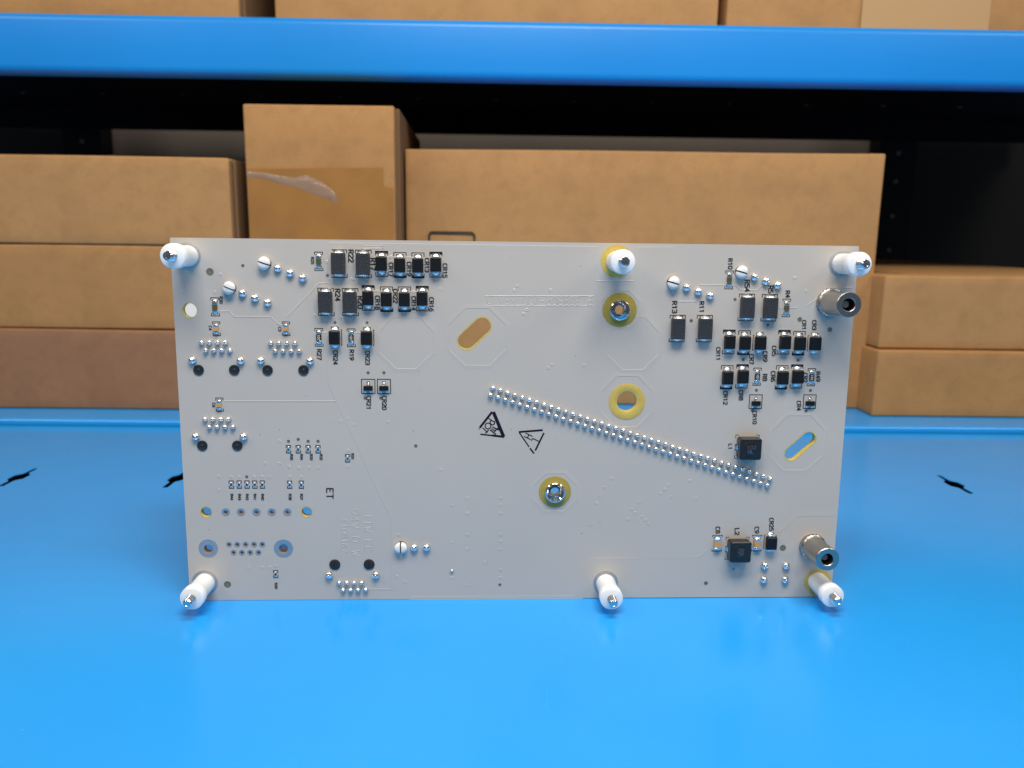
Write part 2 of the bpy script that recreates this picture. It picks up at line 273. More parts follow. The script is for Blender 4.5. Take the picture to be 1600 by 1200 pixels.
def lathe(bm, prof, seg=32, cu=0.0, cv=0.0, mi=0, a0=0.0, a1=2 * math.pi, flat=None):
    """profile of (radius, n) turned about the board normal"""
    full = abs(a1 - a0 - 2 * math.pi) < 1e-6
    k = seg if full else seg + 1
    rings = []
    for r, n in prof:
        if r < 1e-6:
            rings.append([bm.verts.new(B(cu, cv, n))])
        else:
            rings.append([bm.verts.new(B(cu + r * math.cos(a0 + (a1 - a0) * i / seg), cv + r * math.sin(a0 + (a1 - a0) * i / seg), n)) for i in range(k)])
    for j in range(len(rings) - 1):
        A, C = rings[j], rings[j + 1]
        m = mi[j] if isinstance(mi, (list, tuple)) else mi
        for i in range(seg):
            i2 = (i + 1) % k
            if len(A) == 1 and len(C) == 1:
                continue
            if len(A) == 1:
                f = bm.faces.new((A[0], C[i2], C[i]))
            elif len(C) == 1:
                f = bm.faces.new((A[i], A[i2], C[0]))
            else:
                f = bm.faces.new((A[i], A[i2], C[i2], C[i]))
            f.material_index = m

def blob(bm, cu, cv, cn, ru, rv, rn, mi=0, seg=14, rings=8):
    """half ellipsoid standing on the board: a solder fillet"""
    rows = []
    for j in range(rings + 1):
        t = math.pi / 2 * j / rings
        if j == rings:
            rows.append([bm.verts.new(B(cu, cv, cn + rn))])
        else:
            rows.append([bm.verts.new(B(cu + ru * math.cos(t) * math.cos(2 * math.pi * i / seg), cv + rv * math.cos(t) * math.sin(2 * math.pi * i / seg), cn + rn * math.sin(t))) for i in range(seg)])
    for A, C in zip(rows, rows[1:]):
        for i in range(seg):
            i2 = (i + 1) % seg
            f = bm.faces.new((A[i], A[i2], C[0])) if len(C) == 1 else bm.faces.new((A[i], A[i2], C[i2], C[i]))
            f.material_index = mi

def flat_stroke(bm, pts, w, n, mi, ends=True):
    for k, (p, q) in enumerate(zip(pts, pts[1:])):
        d = Vector(q) - Vector(p)
        if d.length < 1e-6:
            continue
        s = Vector((-d.y, d.x)).normalized() * w / 2
        nn = n + 0.0012 * (k % 3)
        f = bm.faces.new([bm.verts.new(B(*(Vector(p) - s), nn)), bm.verts.new(B(*(Vector(q) - s), nn)), bm.verts.new(B(*(Vector(q) + s), nn)), bm.verts.new(B(*(Vector(p) + s), nn))])
        f.material_index = mi
    if ends:
        for p in pts:
            f = bm.faces.new([bm.verts.new(B(p[0] + w / 2 * math.cos(a * math.pi / 4), p[1] + w / 2 * math.sin(a * math.pi / 4), n + 0.005)) for a in range(8)])
            f.material_index = mi

def ridge(bm, pts, w, h, mi):
    for p, q in zip(pts, pts[1:]):
        d = Vector(q) - Vector(p)
        if d.length < 1e-6:
            continue
        s = Vector((-d.y, d.x)).normalized()
        e = d.normalized() * w * 0.2
        P0, Q0 = Vector(p) - e, Vector(q) + e
        rows = []
        for off, nn in ((-w * .5, -0.01), (-w * .22, h), (w * .22, h), (w * .5, -0.01)):
            rows.append((bm.verts.new(B(*(P0 + s * off), nn)), bm.verts.new(B(*(Q0 + s * off), nn))))
        for a, b in zip(rows, rows[1:]):
            f = bm.faces.new((a[0], a[1], b[1], b[0]))
            f.material_index = mi

def step_edge(bm, pts, closed, side, h, mi, slope=1.6, drop=0.17):
    """edge of a copper plane under the mask: raised on the `side` of the line, level again after `slope` mm"""
    N = len(pts)
    nr = []
    for i in range(N):
        a = Vector(pts[i - 1]) if (i > 0 or closed) else Vector(pts[i])
        c = Vector(pts[(i + 1) % N]) if (i < N - 1 or closed) else Vector(pts[i])
        p = Vector(pts[i])
        d1 = (p - a).normalized() if (p - a).length > 1e-6 else (c - p).normalized()
        d2 = (c - p).normalized() if (c - p).length > 1e-6 else d1
        m = (Vector((-d1.y, d1.x)) + Vector((-d2.y, d2.x)))
        m = m.normalized() / max(0.5, math.cos(d1.angle(d2) / 2)) if m.length > 1e-6 else Vector((-d1.y, d1.x))
        nr.append(m * side)
    rows = []
    for off, nn in ((-drop, -0.008), (0, h), (slope, -0.004)):
        rows.append([bm.verts.new(B(*(Vector(p) + q * off), nn)) for p, q in zip(pts, nr)])
    for a, b in zip(rows, rows[1:]):
        for i in range(N if closed else N - 1):
            j = (i + 1) % N
            f = bm.faces.new((a[i], a[j], b[j], b[i]))
            f.material_index = mi

GL = {
 '0': [[(1, 0), (0, 1.2), (0, 4.8), (1, 6), (3, 6), (4, 4.8), (4, 1.2), (3, 0), (1, 0)]],
 '1': [[(1, 4.8), (2.2, 6), (2.2, 0)]],
 '2': [[(0, 4.8), (.9, 6), (3.1, 6), (4, 5), (4, 3.8), (0, 0), (4, 0)]],
 '3': [[(0, 5.2), (.9, 6), (3.1, 6), (4, 5.2), (4, 3.9), (3.1, 3.1), (1.6, 3.1)], [(3.1, 3.1), (4, 2.3), (4, .9), (3.1, 0), (.9, 0), (0, .8)]],
 '4': [[(3, 0), (3, 6), (0, 1.8), (4, 1.8)]],
 '5': [[(3.8, 6), (.5, 6), (.2, 3.4), (2.9, 3.6), (4, 2.6), (4, 1), (3, 0), (.9, 0), (0, .8)]],
 '6': [[(3.6, 6), (1.6, 5.2), (0, 3), (0, 1), (1, 0), (3, 0), (4, 1), (4, 2.4), (3, 3.4), (1, 3.4), (0, 2.5)]],
 '7': [[(0, 6), (4, 6), (1.4, 0)]],
 '8': [[(1, 3.2), (.2, 4), (.2, 5.2), (1, 6), (3, 6), (3.8, 5.2), (3.8, 4), (3, 3.2), (1, 3.2), (0, 2.2), (0, .9), (1, 0), (3, 0), (4, .9), (4, 2.2), (3, 3.2)]],
 '9': [[(.4, 0), (2.4, .8), (4, 3), (4, 5), (3, 6), (1, 6), (0, 5), (0, 3.6), (1, 2.6), (3, 2.6), (4, 3.5)]],
 'A': [[(0, 0), (2, 6), (4, 0)], [(.7, 2), (3.3, 2)]],
 'C': [[(3.7, 5.7), (2.9, 6), (1, 6), (0, 4.8), (0, 1.2), (1, 0), (2.9, 0), (3.7, .3)]],
 'D': [[(0, 0), (0, 6), (2.6, 6), (4, 4.6), (4, 1.4), (2.6, 0), (0, 0)]],
 'E': [[(4, 0), (0, 0), (0, 6), (4, 6)], [(0, 3.1), (2.8, 3.1)]],
 'I': [[(2, 0), (2, 6)]],
 'L': [[(0, 6), (0, 0), (3.8, 0)]],
 'N': [[(0, 0), (0, 6), (4, 0), (4, 6)]],
 'P': [[(0, 0), (0, 6), (3, 6), (4, 5), (4, 3.9), (3, 2.9), (0, 2.9)]],
 'R': [[(0, 0), (0, 6), (3, 6), (4, 5.1), (4, 3.9), (3, 3), (0, 3)], [(2, 3), (4, 0)]],
 'T': [[(0, 6), (4, 6)], [(2, 6), (2, 0)]],
 'V': [[(0, 6), (2, 0), (4, 6)]],
 'W': [[(0, 6), (1, 0), (2, 4), (3, 0), (4, 6)]],
 '-': [[(.6, 3), (3.4, 3)]],
 ' ': [],
}
def glyph_lines(text, start, direction, up, unit, gap=1.6):
    o = Vector(start)
    d, w = Vector(direction), Vector(up)
    out = []
    for k, ch in enumerate(text):
        base = o + d * unit * k * (4 + gap)
        for s in GL[ch]:
            out.append([tuple(base + d * unit * x + w * unit * (y - 3)) for x, y in s])
    return out
def text_down(text, p0, p1):
    """lettering turned a quarter clockwise, running down the board from p0 to p1"""
    L = (Vector(p1) - Vector(p0)).length
    unit = L / (4 * len(text) + 1.6 * (len(text) - 1))
    d = (Vector(p1) - Vector(p0)).normalized()
    return glyph_lines(text, p0, d, (-d.y, d.x), unit), unit

def curve_plate(outer, holes, thick):
    """flat plate with real holes; returns a mesh in (x, y) millimetres, thickness along z"""
    cu = bpy.data.curves.new('plate', 'CURVE')
    cu.dimensions = '2D'
    cu.fill_mode = 'BOTH'
    cu.extrude = thick / 2
    for pts in [outer] + holes:
        sp = cu.splines.new('POLY')
        sp.points.add(len(pts) - 1)
        for q, (x, y) in zip(sp.points, pts):
            q.co = (x, y, 0, 1)
        sp.use_cyclic_u = True
    o = bpy.data.objects.new('plate', cu)
    col.objects.link(o)
    me = bpy.data.meshes.new_from_object(o.evaluated_get(bpy.context.evaluated_depsgraph_get()))
    bpy.data.objects.remove(o)
    bpy.data.curves.remove(cu)
    return me

def extrude_x(bm, prof, x0, x1, mi=0):
    """closed (y, z) profile drawn out along x"""
    a = [bm.verts.new((x0 * MM, y * MM, z * MM)) for y, z in prof]
    b = [bm.verts.new((x1 * MM, y * MM, z * MM)) for y, z in prof]
    n = len(prof)
    for i in range(n):
        bm.faces.new((a[i], a[(i + 1) % n], b[(i + 1) % n], b[i])).material_index = mi
    bm.faces.new(a[::-1]).material_index = mi
    bm.faces.new(b).material_index = mi
    bmesh.ops.recalc_face_normals(bm, faces=bm.faces[:])

def arc(cy, cz, r, a0, a1, n=6):
    return [(cy + r * math.cos(math.radians(a0 + (a1 - a0) * i / n)), cz + r * math.sin(math.radians(a0 + (a1 - a0) * i / n))) for i in range(n + 1)]

# ------------------------------------------------------------------ the shelving
SH_ANG = math.radians(-1.3403)
SH_O = Vector((0.098, 0.2419, 0.0))
def S(x, d, z=0.0):
    """shelf coordinates (mm: along the shelf, back from its front edge, up) -> world"""
    ca, sa = math.cos(SH_ANG), math.sin(SH_ANG)
    return Vector((SH_O.x + (x * ca - d * sa) * MM, SH_O.y + (x * sa + d * ca) * MM, z * MM))

shelf = tag(empty('shelving_unit', SH_O, (0, 0, SH_ANG)), 'bright blue steel shelving with black posts, under the circuit board and the boxes', 'shelving')

# front deck with its row of divider slots
def slot_poly(x, d):
    return [(x + a, d + b) for a, b in ((-1.0, 15.2), (0.6, 15.6), (1.3, 15), (1.3, 6.4), (3.9, 3.4), (3.9, -3.0), (1.3, -6.2), (1.3, -15), (-0.6, -15.6), (-1.3, -15), (-1.3, -6.6), (-3.8, -3.4), (-3.8, 3.2), (-1.3, 6.2))]
me = curve_plate([(-640, -720), (640, -720), (640, -2.0), (-640, -2.0)], [slot_poly(-230 + 79.4 * k, -108) for k in range(-5, 12)], 0.5)
bm = bmesh.new()
bm.from_mesh(me)
for v in bm.verts:
    v.co = Vector((v.co.x * MM, v.co.y * MM, (v.co.z - 0.25) * MM))
# fine scratches in the paint
for pts in ([(34.1, -254), (35.6, -266), (34.6, -277), (29.6, -286), (26.0, -295), (25.1, -306)], [(249.5, -146), (248.0, -161), (248.6, -171)]):
    for p, q in zip(pts, pts[1:]):
        d = (Vector(q) - Vector(p)).normalized()
        s = Vector((-d.y, d.x)) * 0.05
        bm.faces.new([bm.verts.new(((a.x) * MM, (a.y) * MM, 0.00003)) for a in (Vector(p) - s, Vector(q) - s, Vector(q) + s, Vector(p) + s)]).material_index = 1
rs = random.Random(3)
for k in range(26):
    x, d, r = rs.uniform(-260, 330), rs.uniform(-400, -40), rs.uniform(.10, .28)
    a = rs.uniform(0, 6)
    bm.faces.new([bm.verts.new(((x + r * math.cos(a + t) * (1 + .8 * (t % 2))) * MM, (d + r * math.sin(a + t)) * MM, 0.00004)) for t in (0, 1, 2.2, 3.1, 4.4, 5.3)]).material_index = 2 if k % 2 else 1
obj('front_deck', bm, [M['blue'], M['blue_light'], M['speck']], shelf)
bm = bmesh.new()
box(bm, -640, 640, -720, 462, -40, -28)
obj('slot_dark_sheet', bm, M['black_steel'], shelf)  # added dark sheet under the deck, keeps light from below out of the slots
bm = bmesh.new()
prof = [(462, -1.5), (0.4, -1.5), (0, 0)] + arc(2.2, 1.9, 2.2, 180, 90, 8) + [(462, 4.1)]
extrude_x(bm, prof, -640, 640)
obj('rear_deck', bm, M['blue'], shelf, smooth=35)
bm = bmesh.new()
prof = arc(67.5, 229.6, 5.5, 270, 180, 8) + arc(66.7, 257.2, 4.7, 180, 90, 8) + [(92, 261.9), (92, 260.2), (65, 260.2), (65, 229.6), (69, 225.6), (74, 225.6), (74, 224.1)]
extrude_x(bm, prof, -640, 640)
obj('front_beam', bm, M['blue_dimmed'], shelf, smooth=35)
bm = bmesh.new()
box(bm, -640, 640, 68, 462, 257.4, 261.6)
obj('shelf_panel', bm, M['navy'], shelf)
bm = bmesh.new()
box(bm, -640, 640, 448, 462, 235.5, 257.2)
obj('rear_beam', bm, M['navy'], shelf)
for k in range(-6, 9):  # grey studs standing in for light leaking through the upper deck slots
    bm = bmesh.new()
    lathe(bm, [(2.2, 0), (2.2, .5), (1.4, .9), (0, 1.0)], 12)
    o = obj('slot_light_dot', bm, M['steel_and_slot_light'], shelf, (((-152.5 + 79.4 * k) * MM), 0.352, 0.2574), smooth=40)
    o.rotation_euler = (math.pi / 2, 0, 0)
for x0, x1 in ((-493, -450), (456, 500)):
    bm = bmesh.new()
    box(bm, x0, x1, 463, 492, -60, 420)
    o = obj('post', bm, M['black_steel'], shelf)
    for z in (110, 150, 190, 222):
        b2 = bmesh.new()
        lathe(b2, [(2.6, 0), (2.6, .3), (0, .35)], 12)
        obj('post_hole', b2, M['steel_and_slot_light'], o, ((x0 + x1) / 2 * MM, 0.463, z * MM))
bm = bmesh.new()
box(bm, -900, 900, 560, 570, -60, 600)
w = obj('wall', bm, M['wall'], None)
w.location, w.rotation_euler = SH_O, (0, 0, SH_ANG)
tag(w, None, None, None, 'structure')
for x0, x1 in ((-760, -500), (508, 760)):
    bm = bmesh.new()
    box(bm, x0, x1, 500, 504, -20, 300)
    obj('wall_shade_sheet', bm, M['shaded_wall'], shelf)  # added dark sheets: the wall's shade beyond the posts put into their colour

# ------------------------------------------------------------------ cardboard boxes
def carton(label, x0, x1, d0, depth, z0, z1, mt='card', yaw=0.0, group=None, flap=None, bev=1.4):
    c = S((x0 + x1) / 2, d0 + depth / 2, z0)
    r = tag(empty('cardboard_box', c, (0, 0, SH_ANG + math.radians(yaw))), label, 'box', group)
    hw, hd, h = (x1 - x0) / 2, depth / 2, z1 - z0
    bm = bmesh.new()
    box(bm, -hw, hw, -hd, hd, 0, h, bev, 0, 3)
    # sheets are never dead flat: subdivide the big faces and let them wander a little
    bmesh.ops.subdivide_edges(bm, edges=[e for e in bm.edges if e.calc_length() > 0.02], cuts=7, use_grid_fill=True)
    rnd = random.Random(x0)
    ph = [rnd.uniform(0, 6) for _ in range(4)]
    for v in bm.verts:
        k = 0.45 * MM
        v.co.y += k * (math.sin(v.co.x * 31 + ph[0]) + math.sin(v.co.z * 60 + ph[1]) * .6)
        v.co.z += 0.5 * k * math.sin(v.co.x * 24 + ph[2]) * (1 if v.co.z > 0.5 * h * MM else 0)
    obj('carton', bm, M[mt], r, smooth=45)
    if flap == 'right':
        bm = bmesh.new()
        box(bm, hw + 0.4, hw + 2.8, -hd + 5, hd - 1, 1, h - 1, 0.5)
        box(bm, hw + 0.2, hw + 1.2, -hd + 1.0, -hd + 3.6, 2, h - 2, 0.2)
        obj('side_flap', bm, M['card_edge'], r)
    if flap == 'left':
        bm = bmesh.new()
        box(bm, -hw - 2.8, -hw - 0.4, -hd + 4, hd - 1, 2, h - 7, 0.5)
        obj('side_flap', bm, M['card'], r)
    return r, hw, hd, h

G1 = 'stacked boxes on the left of the lower shelf'
carton('tan cardboard box on top of the left stack, below the grey wall gap', -430, -162, 30, 205, 113.4, 169.0, 'card_tan', 0, G1, 'right')
carton('tan cardboard box in the middle of the left stack of three', -425, -150, 31, 205, 58.3, 112.8, 'card', 0.2, G1)
carton('reddish brown cardboard box at the bottom of the left stack of three', -428, -146, 29, 205, 4.2, 57.8, 'card_red', 0, G1)
tall, hw, hd, h = carton('tall narrow cardboard box with torn brown tape and a crinkled strip', -155.5, -59.5, 36, 190, 4.2, 203.0, 'card', 1.5, None, 'right')
# wide tape over its lower front, with the loose crinkled strip at the tear
bm = bmesh.new()
pts = [(-hw + 1.2, 40), (-hw + 1.4, 158.2), (hw - 8, 160.4), (hw - 8, 148.2), (hw - 1.5, 147.4), (hw - 1.5, 40)]
NX = 10
f = bm.faces.new([bm.verts.new((x * MM, (-hd - 1.25) * MM, z * MM)) for x, z in pts])
r = bmesh.ops.extrude_face_region(bm, geom=[f])
for v in [g for g in r['geom'] if isinstance(g, bmesh.types.BMVert)]:
    v.co.y += 0.35 * MM
bmesh.ops.recalc_face_normals(bm, faces=bm.faces[:])
tp = obj('packing_tape', bm, M['tape'], tall)
bm = bmesh.new()
top = [(-hw + 1.5, 157), (-36, 156), (-27, 154.5), (-17, 153), (-9, 155), (-2, 152), (4, 148.5), (9, 144)]
bot = [(-hw + 1.5, 153), (-36, 152.5), (-27, 149.5), (-17, 147.5), (-9, 145), (-2, 142.5), (5, 140), (11, 137)]
rows = []
for i, (a, b) in enumerate(zip(top, bot)):
    rows.append([bm.verts.new(((a[0] + (b[0] - a[0]) * t) * MM, (-hd - 1.4 - (0.7 + 0.6 * math.sin(i * 2.1 + t * 3)) * math.sin(math.pi * t) - .05) * MM, (a[1] + (b[1] - a[1]) * t) * MM)) for t in (0, .2, .4, .6, .8, 1)])
for A, C in zip(rows, rows[1:]):
    for i in range(5):
        bm.faces.new((A[i], A[i + 1], C[i + 1], C[i]))
obj('tape_wrinkle', bm, M['clear_tape'], tp, smooth=180)

big, hw, hd, h = carton('wide cardboard box with black rounded outline printed on it, behind circuit board', -50.5, 274, 59, 180, 4.2, 179.6, 'card_tan', -2.2)
bm = bmesh.new()
def rrect(cx, cz, a, b, r):
    out = []
    for sx, sz, a0 in ((1, 1, 0), (-1, 1, 90), (-1, -1, 180), (1, -1, 270)):
        for t in range(6):
            an = math.radians(a0 + t * 18)
            out.append((cx + sx * (a - r) + r * math.cos(an), cz + sz * (b - r) + r * math.sin(an)))
    return out
cx, cz = -hw + 32, 109.5
o1 = [bm.verts.new((x * MM, (-hd - 1.0) * MM, z * MM)) for x, z in rrect(cx, cz, 16.4, 11, 3.2)]
o2 = [bm.verts.new((x * MM, (-hd - 1.0) * MM, z * MM)) for x, z in rrect(cx, cz, 15.0, 9.6, 2.0)]
for i in range(len(o1)):
    j = (i + 1) % len(o1)
    bm.faces.new((o1[i], o1[j], o2[j], o2[i]))
obj('printed_outline', bm, M['print'], big)

G2 = 'two stacked boxes at the right of the lower shelf'
carton('flat cardboard box standing on blue shelf under another box, right of board', 266.5, 470, 28, 400, 4.2, 49.6, 'card', 0, G2)
ur, hw, hd, h = carton('flat cardboard box lying on another, clear tape on its lid, right of board', 270, 474, 32, 405, 50.4, 99.6, 'card_tan', -0.4, G2)
bm = bmesh.new()
f = bm.faces.new([bm.verts.new((x * MM, y * MM, (h + 0.7) * MM)) for x, y in ((-hw + 3, -hd + 35), (-hw + 26, -hd + 20), (-hw + 16, hd - 40), (-hw + 3, hd - 30))])
obj('clear_tape', bm, M['clear_tape'], ur)
G3 = 'boxes on the upper shelf'
carton('orange brown cardboard box at the left end of the upper shelf', -480, -166.7, 82, 200, 262.1, 345, 'card', 0, G3, 'right')
carton('long cardboard box in the middle of the upper blue shelf', -145.9, 163.2, 96, 190, 262.1, 345, 'card_tan', -0.4, G3)
r3, hw, hd, h = carton('cardboard box on the upper shelf with pale paper tape down its front', 167.7, 480, 92, 190, 262.1, 345, 'card_tan', 0, G3)
bm = bmesh.new()
box(bm, -hw + 94, -hw + 184, -hd - 1.15, -hd - 0.85, 0.5, 79)
obj('paper_tape', bm, M['paper_tape'], r3)

# ------------------------------------------------------------------ the circuit board
board = tag(empty('circuit_board', (0, 0, 0.0001), (-D['LEAN'], 0, 0)), 'white circuit board standing upright on blue shelf, with six white standoffs', 'circuit board')
W, H, TH = D['W'], D['H'], 2.4

def circle(u, v, r, n=28):
    return [(u + r * math.cos(2 * math.pi * i / n), v + r * math.sin(2 * math.pi * i / n)) for i in range(n)]
def stadium(p, q, r, n=14):
    d = Vector(q) - Vector(p)
    a = math.atan2(d.y, d.x)
    return [(q[0] + r * math.cos(a - math.pi / 2 + math.pi * i / n), q[1] + r * math.sin(a - math.pi / 2 + math.pi * i / n)) for i in range(n + 1)] + \
           [(p[0] + r * math.cos(a + math.pi / 2 + math.pi * i / n), p[1] + r * math.sin(a + math.pi / 2 + math.pi * i / n)) for i in range(n + 1)]
def scale_ring(bm, inner, outer, n, mi):
    a = [bm.verts.new(B(x, y, n)) for x, y in inner]
    b = [bm.verts.new(B(x, y, n)) for x, y in outer]
    for i in range(len(a)):
        j = (i + 1) % len(a)
        bm.faces.new((a[i], a[j], b[j], b[i])).material_index = mi

holes = [circle(u, v, r, 32) for u, v, r in D['holes']] + [stadium(p, q, r) for p, q, r in D['slots']]
bu, bv, bR, br = D['bighole']
holes.append(circle(bu, bv, br, 36))
holes += [circle(u, v, ri + .05, 20) for u, v, ro, ri in D['plated']]
holes += [circle(u, v, 1.5, 24) for u, v, R, r0, n0 in D['ferr']]
outline = [(0, 0), (W * .31, 0), (W * .66, .12), (W - .4, .1), (W, .5), (W, H - .3), (W - .3, H), (.3, H), (0, H - .3)]
me = curve_plate(outline, holes, TH)
bm = bmesh.new()
bm.from_mesh(me)
for v in bm.verts:
    v.co = Vector(B(v.co.x, v.co.y, v.co.z - TH / 2))
bm.normal_update()
for f in bm.faces:
    f.material_index = 0 if abs(f.normal.y) > 0.7 else 1
# narrow ring of laminate where the mask stops short of each bare hole
for u, v, r in D['holes']:
    scale_ring(bm, circle(u, v, r + .01), circle(u, v, r + .28), 0.012, 1)
for p, q, r in D['slots']:
    scale_ring(bm, stadium(p, q, r + .01), stadium(p, q, r + .48), 0.012, 1)
# copper under the mask: traces, plane edges, tented vias, raised lettering
for t in D['traces']:
    ridge(bm, t, 0.62, 0.06, 0)
sides = [-1, -1, 1, -1, 1]
for t, s in zip(D['planes'], sides):
    step_edge(bm, t, False, s, 0.04, 0, slope=2.5)
for t in D['octs']:
    c = Vector((sum(p[0] for p in t) / 8, sum(p[1] for p in t) / 8))
    a2 = sum(t[i - 1][0] * t[i][1] - t[i][0] * t[i - 1][1] for i in range(8))
    step_edge(bm, t, True, -1 if a2 > 0 else 1, 0.06, 0)
for u, v in D['tented']:
    lathe(bm, [(0.62, -.01), (0.42, 0.10), (0.22, 0.04), (0.0, 0.0)], 12, u, v, 0)
for ln in D['emb']['rev'][:2]:
    ridge(bm, list(ln), 0.34, 0.06, 0)
(ra, rbm) = D['emb']['rev'][2:]
txt = '51308306-100 REV D'
unit = (ra[0] - rbm[0]) / (4 * len(txt) + 1.6 * (len(txt) - 1))
for ln in glyph_lines(txt, (ra[0], (ra[1] + rbm[1]) / 2), (-1, 0), (0, 1.25), unit):
    ridge(bm, ln, 0.34, 0.06, 0)
for t, p0, p1 in D['emb']['cols']:
    for ln in text_down(t, p0, p1)[0]:
        ridge(bm, ln, 0.34, 0.06, 0)
# black legend printed on the mask
SN = 0.02
for t, p0, p1 in D['texts']:
    ls, unit = text_down(t, p0, p1)
    for ln in ls:
        flat_stroke(bm, ln, max(0.19, min(0.34, unit * 1.28)), SN + 0.09, 2)
def brackets(c, wd, ht, arm, lw, thick=0, tk=0.75):
    u, v = c
    a, b = wd / 2, ht / 2
    for s in (1, -1):
        flat_stroke(bm, [(u - a, v + s * (b - arm)), (u - a, v + s * b), (u + a, v + s * b), (u + a, v + s * (b - arm))], lw, SN, 2)
        if thick == s:
            flat_stroke(bm, [(u - a, v + s * (b - tk / 2)), (u + a, v + s * (b - tk / 2))], tk, SN + 0.006, 2, ends=False)
for u, v, a, b in D['bigres']:
    brackets((u, v), 5.0, 8.7, 1.0, 0.27)
for u, v, a, b, s in D['dio']:
    brackets((u, v), 3.9, 7.9, 1.2, 0.26, s)
for u, v, a, b, s in D['dioside']:
    x = u + 2.15 * s
    flat_stroke(bm, [(x - .25 * s, v + 2.5), (x, v + 2.5), (x, v - 2.5), (x - .25 * s, v - 2.5)], 0.24, SN, 2)
    flat_stroke(bm, [(u - 2.0 * s, v + 2.3), (u - 2.0 * s, v - 2.3)], 0.24, SN, 2)
for u, v, a, b in D['chipres'] + D['oliveres']:
    brackets((u, v), 2.55, 5.8, 0.75, 0.25)
for u, v, a, b in D['chipcap']:
    brackets((u, v), 2.3, 4.4, 0.75, 0.25)
for u, v, a, b in D['bigcap']:
    brackets((u, v), 3.3, 5.7, 0.5, 0.26)
for u, v, a, b in D['tiny'] + D['tiny2']:
    brackets((u, v), 1.45, 2.6, 0.85, 0.26)
for u, v, a, b in D['sot']:
    flat_stroke(bm, [(u - a / 2, v - b / 2), (u + a / 2, v - b / 2), (u + a / 2, v + b / 2), (u - a / 2, v + b / 2), (u - a / 2, v - b / 2)], 0.27, SN, 2)
for u, v, a, b in D['ind']:
    k = 4.0
    for sx, sv in ((-1, 1), (1, 1), (-1, -1), (1, -1)):
        flat_stroke(bm, [(u + sx * k, v + sv * (k - 1)), (u + sx * k, v + sv * k), (u + sx * (k - 1), v + sv * k)], 0.22, SN, 2)
for u, v in D['specks']:
    r = random.uniform(.09, .2)
    a = random.uniform(0, 6)
    flat_stroke(bm, [(u, v), (u + r * 2.5 * math.cos(a), v + r * 2.5 * math.sin(a))], r, SN, 3)
panel = obj('board_panel', bm, [M['mask'], M['laminate'], M['silk'], M['speck']], board)

for key in ('stamp1', 'stamp2'):
    bm = bmesh.new()
    for i, (pts, wdt) in enumerate(D[key]):
        flat_stroke(bm, pts, wdt * 1.22, SN + 0.001 * i, 0, ends=wdt < .4)
    s = obj('warning_stamp', bm, M['stamp'], board)
    s['label'] = 'stamped triangle with the letters POT and HI' if key == 'stamp1' else 'stamped triangle with an H and a bolt'

# plain metal and laminate pads, plated holes, vias
def ring_part(name, u, v, prof, ms, mi, seg=28, parent=board):
    b = bmesh.new()
    lathe(b, prof, seg, mi=mi)
    return obj(name, b, ms, parent, B(u, v, 0), smooth=35)
for u, v, R, r0 in D['yellow']:
    ring_part('insulating_pad', u, v, [(R, -.02), (R, .08), (0, .08)], [M['laminate_bare']], 0, 30)
ring_part('insulating_pad', bu, bv, [(bR, -.02), (bR, .08), (bR - .7, .2), (br + .3, .2), (br + .01, .05), (br + .01, -TH)], [M['laminate_bare']], 0, 40)
for u, v, R, r0, n0 in D['ferr']:
    pad = ring_part('insulating_pad', u, v, [(R, -.02), (R, .07), (R * .85, .16), (r0 - .2, .22)], [M['olive_laminate']], 0, 26)
    ring_part('eyelet', 0, 0, [(r0, 0), (r0, 1.3), (r0 - .25, 1.55), (r0 - .55, 1.6), (r0 - 1.1, .9), (1.55, .1), (1.42, -.3), (1.42, -TH - .4)], [M['stud']], 0, 40, pad)
for u, v in D['washer']:
    ring_part('washer', u, v, [(4.25, -.02), (4.25, .1), (4.15, .14), (0, .14)], [M['tin']], 0, 40)
for u, v, ro, ri in D['plated']:
    ring_part('plated_hole', u, v, [(ro, -.02), (ro, .045), (ri + .12, .05), (ri, -.02), (ri, -TH + .1), (ri + .02, -TH)], [M['tin'], M['copper']], [0, 0, 0, 1, 1])
via = None
for u, v, r in D['vias']:
    if via is None:
        via = ring_part('via', u, v, [(r, -.01), (r * .95, .05), (r * .5, .05), (r * .32, .02), (0, .02)], [M['dull_tin'], M['hole']], [0, 0, 0, 1], 18)
        r_via = r
    else:
        c = copy_tree(via, board, B(u, v, 0))
        c.scale = (r / r_via, 1, r / r_via)
for u, v, r in D['bigvias']:
    ring_part('via', u, v, [(r, -.01), (r * .96, .05), (r * .6, .05), (r * .5, .02), (0, .02)], [M['olive_tin'], M['dull_tin']], [0, 0, 0, 1], 20)

# soldered pins
def proto(name, builder, ms, smooth=40):
    b = bmesh.new()
    builder(b)
    return obj(name, b, ms, board, smooth=smooth)
def spread(o, pts, n=0.0):
    for i, q in enumerate(pts):
        c = o if i == 0 else copy_tree(o, board)
        c.location = B(q[0], q[1], n)
        if i:
            c.rotation_euler = (0, random.uniform(0, 6.28), 0)
def dome(r, hgt, tip):
    prof = [(r * 1.04, 0), (r, hgt * .25), (r * .93, hgt * .5), (r * .78, hgt * .74), (r * .55, hgt * .9), (r * .32, hgt), (tip, hgt * 1.05), (tip * .8, hgt * 1.22), (0, hgt * 1.24)]
    return prof
spread(proto('solder_joint', lambda b: lathe(b, dome(.85, 1.25, .26), 20), M['solder'], 60), D['pins_small'])
spread(proto('solder_joint', lambda b: lathe(b, dome(1.32, 1.45, .35), 24), M['solder'], 60), D['shield'] + D['balls'])
spread(proto('solder_joint', lambda b: lathe(b, dome(.55, .7, .2), 16), M['solder'], 60), D['tiny_ball'])
hp = []
